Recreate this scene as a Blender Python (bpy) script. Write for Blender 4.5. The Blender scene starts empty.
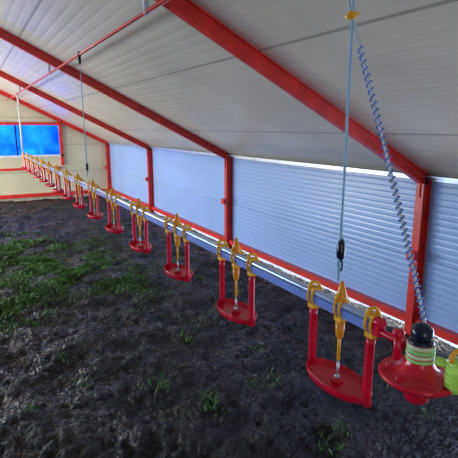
import bpy, math, random
from mathutils import Vector, Matrix, noise
random.seed(3)
C=bpy.context
H=1.6
XW=2.90; EZ=1.18; SL=0.503
RIDGE=-0.35
YE=11.32; YF=-2.2
XL=0.816; ZL=1.135

# ---------- materials ----------
def mat(name,col,rough=.5,metal=0,noise_amt=0.15,nscale=20,bump=0,bscale=60,trans=0,spec=.5,coat=0,emis=0):
    m=bpy.data.materials.new(name);m.use_nodes=True
    nt=m.node_tree;N=nt.nodes;L=nt.links
    b=N['Principled BSDF']
    tc=N.new('ShaderNodeTexCoord');nz=N.new('ShaderNodeTexNoise')
    nz.inputs['Scale'].default_value=nscale;nz.inputs['Detail'].default_value=5
    L.new(tc.outputs['Object'],nz.inputs['Vector'])
    r=N.new('ShaderNodeValToRGB')
    a=[max(0,c*(1-noise_amt)) for c in col];d=[min(1,c*(1+noise_amt)) for c in col]
    r.color_ramp.elements[0].color=(*a,1);r.color_ramp.elements[0].position=.3
    r.color_ramp.elements[1].color=(*d,1);r.color_ramp.elements[1].position=.7
    L.new(nz.outputs['Fac'],r.inputs['Fac']);L.new(r.outputs['Color'],b.inputs['Base Color'])
    b.inputs['Roughness'].default_value=rough;b.inputs['Metallic'].default_value=metal
    b.inputs['Specular IOR Level'].default_value=spec
    b.inputs['Transmission Weight'].default_value=trans
    b.inputs['Coat Weight'].default_value=coat
    if bump:
        n2=N.new('ShaderNodeTexNoise');n2.inputs['Scale'].default_value=bscale
        L.new(tc.outputs['Object'],n2.inputs['Vector'])
        bp=N.new('ShaderNodeBump');bp.inputs['Strength'].default_value=bump;bp.inputs['Distance'].default_value=.01
        L.new(n2.outputs['Fac'],bp.inputs['Height']);L.new(bp.outputs['Normal'],b.inputs['Normal'])
    return m
def panel_mat(name,col,axis,period,joint,rough=.35,metal=0.0,stain=.15,depth=.003,jd=.55):
    """sandwich panel: fine ribs along one axis plus wider joints"""
    m=bpy.data.materials.new(name);m.use_nodes=True
    nt=m.node_tree;N=nt.nodes;L=nt.links;b=N['Principled BSDF']
    tc=N.new('ShaderNodeTexCoord');sp=N.new('ShaderNodeSeparateXYZ')
    L.new(tc.outputs['Object'],sp.inputs[0])
    src=sp.outputs[axis]
    def mth(op,a,bv=None,c=None):
        n=N.new('ShaderNodeMath');n.operation=op
        for i,v in enumerate((a,bv,c)):
            if v is None: continue
            if isinstance(v,(int,float)): n.inputs[i].default_value=v
            else: L.new(v,n.inputs[i])
        return n.outputs[0]
    fr=mth('FRACT',mth('DIVIDE',src,period))
    rib=mth('SMOOTH_MIN',mth('MULTIPLY',mth('ABSOLUTE',mth('SUBTRACT',fr,.5)),4.0),1.0,.2)
    fj=mth('FRACT',mth('DIVIDE',src,joint))
    jt=mth('LESS_THAN',fj,.018)
    h=mth('SUBTRACT',rib,mth('MULTIPLY',jt,2.5))
    bp=N.new('ShaderNodeBump');bp.inputs['Strength'].default_value=.8;bp.inputs['Distance'].default_value=depth
    L.new(h,bp.inputs['Height']);L.new(bp.outputs['Normal'],b.inputs['Normal'])
    nz=N.new('ShaderNodeTexNoise');nz.inputs['Scale'].default_value=1.6;nz.inputs['Detail'].default_value=6
    L.new(tc.outputs['Object'],nz.inputs['Vector'])
    r=N.new('ShaderNodeValToRGB')
    r.color_ramp.elements[0].position=.3;r.color_ramp.elements[1].position=.7
    r.color_ramp.elements[0].color=(*[c*(1-stain) for c in col],1)
    r.color_ramp.elements[1].color=(*[min(1,c*(1+stain)) for c in col],1)
    L.new(nz.outputs['Fac'],r.inputs['Fac'])
    mx=N.new('ShaderNodeMix');mx.data_type='RGBA'
    L.new(mth('MULTIPLY',jt,jd),mx.inputs[0]);L.new(r.outputs['Color'],mx.inputs[6]);mx.inputs[7].default_value=(*[c*.25 for c in col],1)
    L.new(mx.outputs[2],b.inputs['Base Color'])
    b.inputs['Roughness'].default_value=rough;b.inputs['Metallic'].default_value=metal
    return m

RED=mat('red_paint',(.72,.035,.03),.36,noise_amt=.2,nscale=8)
REDP=mat('red_plastic',(.72,.008,.045),.22,noise_amt=.1)
ORG=mat('orange_plastic',(.95,.36,.02),.3,noise_amt=.08)
YEL=mat('yellow_plastic',(1.0,.50,.02),.3,noise_amt=.08)
LIME=mat('lime_plastic',(.55,.90,.15),.3,noise_amt=.08)
GRN=mat('green_plastic',(.35,.85,.30),.3,noise_amt=.08)
PALE=mat('pale_green_plastic',(.70,.90,.62),.35,noise_amt=.05)
BLK=mat('black_plastic',(.006,.014,.040),.25)
PVC=mat('pvc_pipe',(.20,.30,.82),.18,noise_amt=.1,nscale=12)
ALU=mat('aluminium_profile',(.58,.70,1.0),.2,metal=.6,noise_amt=.08)
ROPE=mat('rope_fibre',(.35,.64,.98),.7,noise_amt=.2,nscale=300)
WHT=mat('white_pvc',(.8,.82,.85),.4)
BLUEH=mat('blue_spiral',(.08,.22,.70),.3)
HOSE=mat('clear_hose',(.65,.75,.9),.2,noise_amt=.15)
GALV=mat('galvanised',(.55,.62,.72),.4,metal=.7)
ROOFM=panel_mat('roof_panel',(.72,.65,.54),0,.075,1.0,rough=.32,stain=.09,depth=.002)
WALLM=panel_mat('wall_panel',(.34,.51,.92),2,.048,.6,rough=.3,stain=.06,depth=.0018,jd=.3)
ENDM=panel_mat('end_wall_panel',(.68,.64,.46),2,.048,.6,rough=.45,stain=.08,depth=.002)

def soil():
    m=bpy.data.materials.new('soil');m.use_nodes=True
    nt=m.node_tree;N=nt.nodes;L=nt.links;b=N['Principled BSDF']
    tc=N.new('ShaderNodeTexCoord')
    def NZ(s,d=8,r=.65):
        n=N.new('ShaderNodeTexNoise');n.inputs['Scale'].default_value=s;n.inputs['Detail'].default_value=d;n.inputs['Roughness'].default_value=r
        L.new(tc.outputs['Object'],n.inputs['Vector']);return n
    def RP(src,p0,c0,p1,c1):
        r=N.new('ShaderNodeValToRGB');e=r.color_ramp.elements
        e[0].position=p0;e[0].color=(*c0,1);e[1].position=p1;e[1].color=(*c1,1)
        L.new(src,r.inputs['Fac']);return r
    def MX(f,a,bb):
        x=N.new('ShaderNodeMix');x.data_type='RGBA';L.new(f,x.inputs[0])
        for i,v in ((6,a),(7,bb)):
            if isinstance(v,tuple): x.inputs[i].default_value=(*v,1)
            else: L.new(v,x.inputs[i])
        return x.outputs[2]
    n1=NZ(1.3);n2=NZ(28,8,.7);n4=NZ(7,8,.7);n5=NZ(.7,3)
    n3=N.new('ShaderNodeTexVoronoi');n3.inputs['Scale'].default_value=38;L.new(tc.outputs['Object'],n3.inputs['Vector'])
    base=RP(n2.outputs['Fac'],.40,(.002,.002,.005),.74,(.030,.023,.036)).outputs[0]
    brown=RP(n4.outputs['Fac'],.42,(.005,.0035,.005),.68,(.065,.041,.034)).outputs[0]
    c=MX(RP(n5.outputs['Fac'],.40,(0,0,0),.62,(1,1,1)).outputs[0],base,brown)
    vm=N.new('ShaderNodeVectorMath');vm.operation='DISTANCE';L.new(tc.outputs['Object'],vm.inputs[0]);vm.inputs[1].default_value=(.4,5.7,0)
    mr=N.new('ShaderNodeMapRange');mr.inputs[1].default_value=.4;mr.inputs[2].default_value=2.8;mr.inputs[3].default_value=.20;mr.inputs[4].default_value=-.08
    L.new(vm.outputs['Value'],mr.inputs[0])
    ad0=N.new('ShaderNodeMath');ad0.operation='ADD';L.new(n4.outputs['Fac'],ad0.inputs[0]);L.new(mr.outputs[0],ad0.inputs[1])
    c=MX(RP(ad0.outputs[0],.60,(0,0,0),.74,(.85,.85,.85)).outputs[0],c,(.04,.085,.014))
    L.new(c,b.inputs['Base Color'])
    rr=RP(n1.outputs['Fac'],.44,(.18,)*3,.58,(.5,)*3)
    L.new(rr.outputs[0],b.inputs['Roughness'])
    b.inputs['Specular IOR Level'].default_value=.42
    ad=N.new('ShaderNodeMath');ad.operation='ADD'
    L.new(n2.outputs['Fac'],ad.inputs[0]);L.new(n3.outputs['Distance'],ad.inputs[1])
    bp=N.new('ShaderNodeBump');bp.inputs['Strength'].default_value=1;bp.inputs['Distance'].default_value=.04
    L.new(ad.outputs[0],bp.inputs['Height']);L.new(bp.outputs['Normal'],b.inputs['Normal'])
    return m
SOIL=soil()
GRAVEL=mat('gravel',(.6,.6,.62),.8,noise_amt=.3,nscale=60,bump=.6)
GRASS=mat('grass',(.07,.19,.025),.5,noise_amt=.5,nscale=5)
TARP=bpy.data.materials.new('blue_curtain');TARP.use_nodes=True
nt=TARP.node_tree;N=nt.nodes;L=nt.links
for n in list(N):
    if n.type!='OUTPUT_MATERIAL':N.remove(n)
tr=N.new('ShaderNodeBsdfTranslucent');df=N.new('ShaderNodeBsdfDiffuse');ms=N.new('ShaderNodeMixShader')
tc=N.new('ShaderNodeTexCoord');nz=N.new('ShaderNodeTexNoise');nz.inputs['Scale'].default_value=2.0
rr=N.new('ShaderNodeValToRGB');rr.color_ramp.elements[0].color=(.001,.035,.40,1);rr.color_ramp.elements[1].color=(.006,.15,1,1)
rr.color_ramp.elements[0].position=.36;rr.color_ramp.elements[1].position=.64
L.new(tc.outputs['Object'],nz.inputs['Vector']);L.new(nz.outputs['Fac'],rr.inputs['Fac'])
L.new(rr.outputs['Color'],tr.inputs['Color']);L.new(rr.outputs['Color'],df.inputs['Color']);ms.inputs[0].default_value=.2
L.new(tr.outputs[0],ms.inputs[1]);L.new(df.outputs[0],ms.inputs[2])
L.new(ms.outputs[0],[n for n in N if n.type=='OUTPUT_MATERIAL'][0].inputs['Surface'])

# ---------- mesh builder ----------
class MB:
    def __init__(s): s.v=[];s.f=[];s.m=[];s.sm=[];s.mats=[]
    def mi(s,m):
        if m not in s.mats:s.mats.append(m)
        return s.mats.index(m)
    def box(s,lo,hi,m,M=None):
        b=len(s.v)
        for z in (lo[2],hi[2]):
            for x,y in ((lo[0],lo[1]),(hi[0],lo[1]),(hi[0],hi[1]),(lo[0],hi[1])):
                p=Vector((x,y,z)); s.v.append(M@p if M else p)
        for f in ((0,3,2,1),(4,5,6,7),(0,1,5,4),(1,2,6,5),(2,3,7,6),(3,0,4,7)):
            s.f.append(tuple(b+i for i in f));s.m.append(s.mi(m));s.sm.append(False)
    def grid(s,rings,m,closed=True,smooth=True,cap=True):
        b=len(s.v);n=len(rings[0])
        for r in rings: s.v.extend(r)
        for i in range(len(rings)-1):
            for j in range(n if closed else n-1):
                k=(j+1)%n
                s.f.append((b+i*n+j,b+i*n+k,b+(i+1)*n+k,b+(i+1)*n+j));s.m.append(s.mi(m));s.sm.append(smooth)
        if cap:
            s.f.append(tuple(b+j for j in range(n))[::-1]);s.m.append(s.mi(m));s.sm.append(False)
            e=b+(len(rings)-1)*n
            s.f.append(tuple(e+j for j in range(n)));s.m.append(s.mi(m));s.sm.append(False)
    def tube(s,pts,r,m,n=10,sx=1,sy=1,cap=True,closed=False):
        pts=[Vector(p) for p in pts];rings=[]
        up=None
        for i,p in enumerate(pts):
            if closed: t=(pts[(i+1)%len(pts)]-pts[i-1])
            else: t=(pts[min(i+1,len(pts)-1)]-pts[max(i-1,0)])
            t.normalize()
            if up is None:
                up=Vector((0,0,1)) if abs(t.z)<.9 else Vector((1,0,0))
            a=(up-t*up.dot(t)).normalized();bb=t.cross(a);up=a
            rr=r[i] if isinstance(r,(list,tuple)) else r
            rings.append([p+a*math.cos(q)*rr*sx+bb*math.sin(q)*rr*sy for q in [2*math.pi*k/n for k in range(n)]])
        if closed: rings.append(rings[0]);cap=False
        s.grid(rings,m,cap=cap)
    def lathe(s,c,prof,m,n=28,ex=1,ey=1,cap=True):
        c=Vector(c)
        s.grid([[c+Vector((r*ex*math.cos(q),r*ey*math.sin(q),z)) for q in [2*math.pi*k/n for k in range(n)]] for r,z in prof],m,cap=cap)
    def mesh(s,name,bev=0):
        me=bpy.data.meshes.new(name);me.from_pydata([tuple(p) for p in s.v],[],s.f)
        for m in s.mats:me.materials.append(m)
        me.polygons.foreach_set('material_index',s.m);me.polygons.foreach_set('use_smooth',s.sm);me.update()
        return me
    def obj(s,name,bev=0,loc=(0,0,0)):
        o=bpy.data.objects.new(name,s.mesh(name));C.collection.objects.link(o);o.location=loc
        if bev:
            md=o.modifiers.new('bev','BEVEL');md.width=bev;md.segments=2;md.limit_method='ANGLE';md.angle_limit=math.radians(50)
        return o

def roofz(x,off=0):
    return EZ+SL*(XW-x)+off if x>RIDGE else EZ+SL*(XW-RIDGE)-SL*(RIDGE-x)+off
XLW=2*RIDGE-XW

# ---------- floor ----------
def gz(x,y):
    z=.035*noise.noise(Vector((x*1.1,y*1.1,0)))+.04*noise.noise(Vector((x*4,y*4,3)))
    z+=.03*abs(noise.noise(Vector((x*9,y*9,7))))+.018*noise.noise(Vector((x*22,y*22,1)))
    k=min(1,max(0,(x-2.5)/.4))
    return (z-.015)*(1-.4*k)
x0,x1,y0,y1=XLW-.05,XW+.12,YF,YE+.05;st=.03
nx=int((x1-x0)/st)+1;ny=int((y1-y0)/st)+1
vs=[];fs=[]
for j in range(ny):
    for i in range(nx):
        x=x0+(x1-x0)*i/(nx-1);y=y0+(y1-y0)*j/(ny-1);vs.append((x,y,gz(x,y)))
for j in range(ny-1):
    for i in range(nx-1):
        a=j*nx+i;fs.append((a,a+1,a+nx+1,a+nx))
me=bpy.data.meshes.new('floor');me.from_pydata(vs,[],fs);me.materials.append(SOIL)
me.polygons.foreach_set('use_smooth',[True]*len(fs));me.update()
C.collection.objects.link(bpy.data.objects.new('floor',me))
b=MB();b.box((-30,-30,-.2),(35,45,-.07),GRAVEL);b.obj('ground')

# ---------- walls ----------
WO=.06
b=MB()
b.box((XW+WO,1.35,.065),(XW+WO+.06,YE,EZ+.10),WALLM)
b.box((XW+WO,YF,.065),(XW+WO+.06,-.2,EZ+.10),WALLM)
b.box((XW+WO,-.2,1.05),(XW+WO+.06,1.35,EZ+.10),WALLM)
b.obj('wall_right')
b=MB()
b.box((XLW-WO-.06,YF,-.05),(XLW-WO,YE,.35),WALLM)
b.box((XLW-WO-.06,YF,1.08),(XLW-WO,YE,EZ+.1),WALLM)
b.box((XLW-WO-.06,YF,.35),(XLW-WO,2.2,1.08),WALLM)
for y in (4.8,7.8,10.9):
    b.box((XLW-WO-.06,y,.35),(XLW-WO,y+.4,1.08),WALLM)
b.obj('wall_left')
def gable(name,y,holes,m):
    b=MB()
    xs=sorted(set([XLW-WO,RIDGE,XW+WO]+[h[0] for h in holes]+[h[1] for h in holes]))
    for a,c in zip(xs[:-1],xs[1:]):
        hs=[h for h in holes if h[0]<=a+1e-6 and h[1]>=c-1e-6]
        segs=[]
        zb=-.05
        for h in hs: segs.append((zb,h[2]));zb=h[3]
        segs.append((zb,None))
        for z0,z1 in segs:
            if z1 is not None and z1<=z0: continue
            za=roofz(a,.08) if z1 is None else z1; zc=roofz(c,.08) if z1 is None else z1
            base=len(b.v)
            for yy in (y,y+.06):
                b.v+= [Vector((a,yy,z0)),Vector((c,yy,z0)),Vector((c,yy,zc)),Vector((a,yy,za))]
            for f in ((0,1,2,3),(7,6,5,4),(0,4,5,1),(1,5,6,2),(2,6,7,3),(3,7,4,0)):
                b.f.append(tuple(base+i for i in f));b.m.append(b.mi(m));b.sm.append(False)
    return b.obj(name)
WX0,WX1,WZ0,WZ1=-.5,1.85,.99,1.64
gable('wall_back',YE,[(WX0,WX1,WZ0,WZ1)],ENDM)
gable('wall_front',YF-.06,[(-1.4,.0,-.05,2.0)],ENDM)

# window
b=MB()
b.box((WX0-.06,YE-.05,WZ1),(WX1+.06,YE+.01,WZ1+.06),RED)
b.box((WX0-.06,YE-.05,WZ0-.05),(WX1+.06,YE+.01,WZ0),WHT)
b.box((WX0-.06,YE-.05,WZ0-.0),(WX0,YE+.01,WZ1),RED)
b.box((WX1,YE-.05,WZ0-.25),(WX1+.06,YE+.01,WZ1),RED)
for x in (.95,-.0):
    b.box((x-.015,YE+.0,WZ0),(x+.015,YE+.03,WZ1),BLK)
n=60
b.grid([[Vector((WX0+(WX1-WX0)*i/n,YE+.045+.012*math.sin(i*1.3)+.006*math.sin(i*3.1+z*3),WZ0+(WZ1-WZ0)*z)) for i in range(n+1)] for z in (0,.5,1)],TARP,closed=False,cap=False)
b.obj('window_1')
b=MB();b.box((XLW,YE-.05,.66),(WX1-.02,YE-.005,.71),RED);b.obj('trim_1')
b=MB();b.box((XLW,YE-.06,.05),(XW-.05,YE-.005,.13),RED);b.obj('baseboard_back')
b=MB()
b.box((XW+.0,1.4,.085),(XW+WO-.003,YE-.07,.145),RED);b.obj('baseboard_right')
b=MB()
b.box((XW+.035,YF,EZ+.035),(XW+WO-.002,YE-.07,EZ+.075),GALV)
b.box((XW-.01,YF,EZ+.065),(XW+.035,YE-.07,EZ+.075),GALV)
b.obj('trim_2')

# ---------- roof ----------
RT=.095
ang=math.atan(SL)
for nm,sgn in (('ceiling',1),('ceiling.001',-1)):
    ln=(XW+.35-RIDGE)/math.cos(ang)
    b=MB();b.box((0,YF-.3,0),(ln,YE+.35,.06),ROOFM)
    o=b.obj(nm)
    o.location=(RIDGE,0,EZ+SL*(XW-RIDGE)+RT)
    if sgn==1:o.rotation_euler=(0,ang,0)
    else:
        o.rotation_euler=(0,math.pi-ang,0)
        for v in o.data.vertices: v.co.z=-v.co.z
        o.data.flip_normals()

# ---------- portal frames (I beams) ----------
def frame_mesh():
    b=MB()
    def ibeam(p,q,depthdir,D=.085,W=.052,t=.008):
        p=Vector(p);q=Vector(q);ax=(q-p);Ln=ax.length;ax.normalize()
        d=Vector(depthdir);d=(d-ax*d.dot(ax)).normalized();w=ax.cross(d)
        M=Matrix((( ax.x,w.x,d.x,p.x),(ax.y,w.y,d.y,p.y),(ax.z,w.z,d.z,p.z),(0,0,0,1)))
        b.box((0,-W/2,0),(Ln,W/2,t),RED,M);b.box((0,-W/2,D-t),(Ln,W/2,D),RED,M);b.box((0,-t/2,t),(Ln,t/2,D-t),RED,M)
    top=EZ+SL*(XW-RIDGE)
    for s in (1,-1):
        X=lambda x:RIDGE+s*(x-RIDGE)
        ibeam((X(XW-.03),0,-.1),(X(XW-.03),0,EZ+.06),(s,0,0),W=.065)
        ibeam((X(XW+.03),0,EZ-.015),(X(RIDGE),0,top),(0,0,1))
        b.box((X(XW-.03)-.01,-.006,EZ-.09),(X(XW-.03)+.03,.006,EZ+.05),RED)
        b.box((X(XW-.03)-(.05 if s>0 else -.01),-.04,.62),(X(XW-.03)+(-.01 if s>0 else .05) ,.03,.69),RED)
    b.box((RIDGE-.12,-.04,top-.03),(RIDGE+.12,.04,top+.01),RED)
    return b.mesh('steel_frame')
fm=frame_mesh()
for i,y in enumerate((2.29,5.27,8.27,11.22,-.75)):
    o=bpy.data.objects.new('steel_frame' if i==0 else 'steel_frame.%03d'%i,fm);o.location=(0,y,0);C.collection.objects.link(o)

# ---------- winch tube under roof ----------
ZP=2.14
b=MB()
b.tube([(XL,-1,ZP),(XL,11.1,ZP)],.009,RED,n=10)
b.tube([(XL+.03,-1,ZP+.01),(XL+.03,9.5,ZP+.01)],.004,WHT,n=8)
for y in (2.29,5.27,8.27,-.75):
    b.box((XL-.012,y-.01,ZP-.012),(XL+.012,y+.01,roofz(XL)-.001),GALV)
b.obj('winch_tube')

# ---------- suspension ropes ----------
def rope(y,name,col=ROPE,r=.0035,knot=True):
    b=MB()
    b.tube([(XL,y,ZL+.07),(XL+.002,y,1.5),(XL,y,ZP+.0)],r,col,n=8)
    b.tube([(XL+.010,y+.006,ZL+.18),(XL+.006,y+.004,1.5),(XL+.002,y+.002,ZP-.05)],r*.6,col,n=8)
    if knot:
        b.lathe((XL+.004,y,ZL+.155),[(.004,-.03),(.011,-.02),(.012,0),(.009,.018),(.004,.03)],BLK,n=12)
        b.tube([(XL+.004,y+.008*math.cos(a),ZL+.112+.014*math.sin(a)) for a in [k*math.pi/6 for k in range(12)]],.0028,BLK,n=6,closed=True)
    b.lathe((XL,y,ZP-.05),[(.006,-.02),(.012,-.01),(.012,.02),(.008,.035)],BLK,n=12)
    b.tube([(XL-.010,y,ZP-.0),(XL+.010,y,ZP-.0)],.02,BLK,n=16)
    b.obj(name)
rope(.880,'suspension_rope')
rope(3.82,'suspension_rope.001',r=.0028)
rope(8.75,'suspension_rope.002',WHT,r=.014,knot=False)
b=MB()
b.lathe((XL+.004,.885,1.855),[(.004,-.012),(.011,-.006),(.011,.006),(.004,.012)],YEL,n=12)
b.tube([(XL-.015,.885,1.85),(XL+.025,.885,1.862)],.0035,YEL,n=8)
b.obj('rope_adjuster')

# ---------- drinker line pipe ----------
b=MB()
ys=.735;ye=8.95
b.tube([(XL,ys,ZL+.010),(XL,ye,ZL+.010)],.0105,ALU,n=14)
b.box((XL-.010,ys,ZL-.022),(XL+.010,ye,ZL+.001),PVC)
b.box((XL-.012,ys-.012,ZL-.024),(XL+.012,ys+.012,ZL+.002),REDP)
b.tube([(XL,ys-.015,ZL+.010),(XL,ys+.015,ZL+.010)],.013,REDP,n=14)
b.tube([(XL,ys-.08,ZL-.012),(XL,ys,ZL-.012)],.009,REDP,n=12)
b.obj('water_pipe',bev=.0015)

# ---------- drinkers ----------
def drinker_mesh():
    b=MB()
    A=.110
    def clip(y,m):
        for dy in (-.009,.009):
            pts=[]
            for k in range(20):
                a=2*math.pi*k/20
                pts.append((.0165*math.cos(a),y+dy,-.001+.023*math.sin(a)))
            b.tube(pts,.0036,m,n=6,closed=True)
        b.box((-.013,y-.013,.018),(.013,y+.013,.025),m)
        b.tube([(-.012,y,.024),(-.018,y,.032),(-.010,y,.039),(.006,y,.038),(.015,y,.031),(.020,y,.022)],.005,m,n=8)
        b.tube([(.016,y,.02),(.025,y,.012),(.027,y,-.003),(.021,y,-.014),(.012,y,-.022)],.005,m,n=8)
        b.box((-.012,y-.012,-.036),(.012,y+.012,-.023),m)
    clip(-A,YEL);clip(A,YEL);clip(0,YEL)
    b.lathe((0,0,0),[(.017,.020),(.015,.034),(.010,.052),(.006,.068),(.003,.074)],ORG,n=14)
    b.lathe((0,0,0),[(.007,-.085),(.010,-.08),(.012,-.06),(.013,-.035)],ORG,n=14)
    b.tube([(0,0,-.06),(0,0,-.15)],.0046,YEL,n=8)
    b.tube([(0,0,-.15),(0,0,-.196)],.0035,GALV,n=8)
    b.lathe((0,0,0),[(.003,-.207),(.007,-.204),(.008,-.196),(.003,-.190)],GALV,n=10)
    for s in (1,-1):
        y=s*A
        b.tube([(0,y,-.034),(0,y,-.055),(0,y,-.19),(0,y,-.222)],[.0125,.0105,.0105,.013],REDP,n=10)
        b.box((-.003,min(y-s*.016,y),-.20),(.003,max(y-s*.016,y),-.055),REDP)
    b.lathe((0,0,0),[(.02,-.214),(.085,-.214),(.104,-.210),(.110,-.199),(.114,-.197),(.115,-.200),(.113,-.211),(.104,-.222),(.02,-.224)],REDP,n=36,ex=.50,ey=1,cap=True)
    b.lathe((0,0,0),[(.018,-.216),(.014,-.205),(.009,-.203)],REDP,n=16)
    return b.mesh('drinker')
dm=drinker_mesh()
for k in range(15):
    o=bpy.data.objects.new('poultry_drinker' if k==0 else 'poultry_drinker.%03d'%k,dm)
    o.location=(XL,.864+.5536*k,ZL);C.collection.objects.link(o)

# ---------- end unit ----------
EY=.6125
b=MB()
c=(XL,EY,.012)
b.lathe(c,[(.004,.995),(.024,.997),(.027,1.003),(.027,1.030),(.042,1.036),(.074,1.044),(.083,1.052),(.085,1.058),(.082,1.062),(.068,1.060),(.048,1.066),(.036,1.076),(.030,1.088),(.026,1.132)],REDP,n=40)
for k in range(4):
    z=1.092+k*.0098
    b.lathe(c,[(.026,z),(.030,z+.0015),(.030,z+.0078),(.026,z+.0092)],GRN if k%2==0 else PALE,n=28)
b.lathe(c,[(.026,1.131),(.027,1.135),(.024,1.139),(.014,1.143)],BLK,n=24)
b.lathe(c,[(.003,1.136),(.015,1.138),(.022,1.145),(.024,1.155),(.022,1.166),(.013,1.174),(.003,1.176)],BLK,n=20)
for a in range(6):
    q=a*math.pi/3
    p=Vector((XL+.062*math.cos(q),EY+.062*math.sin(q),1.074));b.lathe(p,[(.009,-.006),(.008,.003),(.004,.005)],REDP,n=10)
b.tube([(XL,EY+.02,1.122),(XL,EY+.05,1.123)],.012,REDP,n=12)
b.tube([(XL-.02,EY+.045,1.09),(XL-.02,EY+.045,1.15)],.009,REDP,n=12)
b.lathe((XL-.02,EY+.045,1.15),[(.013,-.004),(.014,.006),(.008,.012)],REDP,n=14)
b.obj('pressure_regulator')
b=MB()
c=(XL+.012,.532,.0)
b.tube([(XL+.004,EY-.037,1.118),(XL+.010,.555,1.118)],.010,LIME,n=14)
b.lathe(c,[(.006,1.066),(.016,1.068),(.018,1.074),(.018,1.13),(.015,1.136),(.006,1.138)],LIME,n=20)
for k in range(5):
    z=1.076+k*.0105
    b.lathe(c,[(.018,z),(.022,z+.0015),(.022,z+.0065),(.018,z+.008)],LIME,n=24)
b.tube([(XL,.532,1.12),(XL,.35,1.122)],.010,LIME,n=12)
b.tube([(XL-.008,.532,1.136),(XL-.010,.532,1.15),(XL+.004,.532,1.158),(XL+.022,.532,1.152),(XL+.030,.532,1.135)],.005,YEL,n=8)
b.obj('hose_connector')

# ---------- spiral hose ----------
b=MB()
P2=Vector((XL+.038,.635,1.165))
def bez(t):
    Q=Vector((XL+.0,.72,1.49))
    A=Vector((XL+.012,.925,1.93))
    return (1-t)**2*A+2*(1-t)*t*Q+t*t*P2
path=[bez(i/60) for i in range(61)]
b.tube([Vector((XL+.02,.98,ZP-.03)),Vector((XL+.015,.95,2.02))]+path,.0036,HOSE,n=8)
pts=[]
turns=42;n=turns*12
for i in range(n+1):
    t=.17+.81*i/n;p=bez(t);d=(bez(min(1,t+.01))-bez(t-.01)).normalized()
    a=Vector((1,0,0));a=(a-d*a.dot(d)).normalized();bb=d.cross(a);q=2*math.pi*turns*i/n
    pts.append(p+(a*math.cos(q)+bb*math.sin(q))*.0070)
b.tube(pts,.0017,BLUEH,n=5)
b.obj('coiled_hose')

# ---------- grass & weeds ----------
def blades(name,items):
    b=MB()
    for (cx,cy,R,n,hh) in items:
        for _ in range(n):
            a=random.uniform(0,6.283);r=R*math.sqrt(random.random())*random.choice((.5,.8,1))
            x=cx+r*math.cos(a)*.8;y=cy+r*math.sin(a)*1.3
            if noise.noise(Vector((x*2.5,y*2.5,9)))<-.06 and R>.3: continue
            z=gz(x,y)-.005;h=hh*random.uniform(.4,1.3);th=random.uniform(0,6.283);ln=random.uniform(.3,1.3)*h
            dx,dy=math.cos(th),math.sin(th);w=.003+.004*random.random()
            base=len(b.v);sx,sy=-dy*w,dx*w
            b.v+=[Vector((x-sx,y-sy,z)),Vector((x+sx,y+sy,z)),Vector((x+sx*.8+dx*ln*.4,y+sy*.8+dy*ln*.4,z+h*.7)),Vector((x-sx*.8+dx*ln*.4,y-sy*.8+dy*ln*.4,z+h*.7)),Vector((x+dx*ln,y+dy*ln,z+h))]
            b.f+=[(base,base+1,base+2,base+3),(base+3,base+2,base+4)];b.m+=[b.mi(GRASS)]*2;b.sm+=[True]*2
    b.obj(name)
blades('grass_patch',[(.75,5.6,1.0,11000,.03),(.3,6.9,.9,5500,.028),(1.3,4.7,.6,2200,.024),(.2,4.6,.6,3200,.028),(1.5,6.5,.5,900,.02)]
 +[(random.uniform(-.2,2.5),random.uniform(1.2,8),.09,12,.03) for _ in range(55)]+[(.91,2.55,.12,40,.045),(1.1,2.2,.1,40,.045),(1.35,3.1,.08,30,.04)])

# ---------- lights ----------
def area(name,loc,rot,sx,sy,en,col):
    l=bpy.data.lights.new(name,'AREA');l.shape='RECTANGLE';l.size=sx;l.size_y=sy;l.energy=en;l.color=col
    o=bpy.data.objects.new(name,l);o.location=loc;o.rotation_euler=rot;C.collection.objects.link(o);return o
area('daylight_left',(XLW-WO-.1,6.2,.75),(0,-math.pi/2,0),.7,5.2,250,(.60,.78,1))
area('daylight_far',(XLW-WO-.08,9.4,.75),(0,-math.pi/2,0),.7,2.6,300,(1,.98,.84))
area('daylight_door',(-.7,YF-.1,1.0),(math.pi/2,0,0),1.4,1.9,16,(1,.92,.88))
area('daylight_side',(XW+WO+.1,.6,.55),(0,math.pi/2,0),.9,1.4,30,(.58,.72,1))
area('daylight_window',(.7,YE+.35,1.35),(-math.pi/2,0,0),2.4,.8,36,(.9,.96,1))
sun=bpy.data.lights.new('sun','SUN');sun.energy=6;sun.angle=.01;sun.color=(1,.97,.9)
o=bpy.data.objects.new('sun',sun);C.collection.objects.link(o)
o.rotation_euler=Vector((-1,-.35,-.42)).to_track_quat('-Z','Y').to_euler()
w=bpy.data.worlds.new('World');C.scene.world=w;w.use_nodes=True
bg=w.node_tree.nodes['Background'];bg.inputs[0].default_value=(.50,.70,1,1);bg.inputs[1].default_value=.8

# ---------- camera ----------
cd=bpy.data.cameras.new('Camera');cam=bpy.data.objects.new('Camera',cd);C.collection.objects.link(cam)
cd.sensor_width=36;cd.lens=465/458*36;cd.clip_start=.02
cam.location=(0,0,H);cam.rotation_euler=(math.radians(90-12.37),0,math.radians(-29.0))
C.scene.camera=cam
C.scene.view_settings.view_transform='Standard'
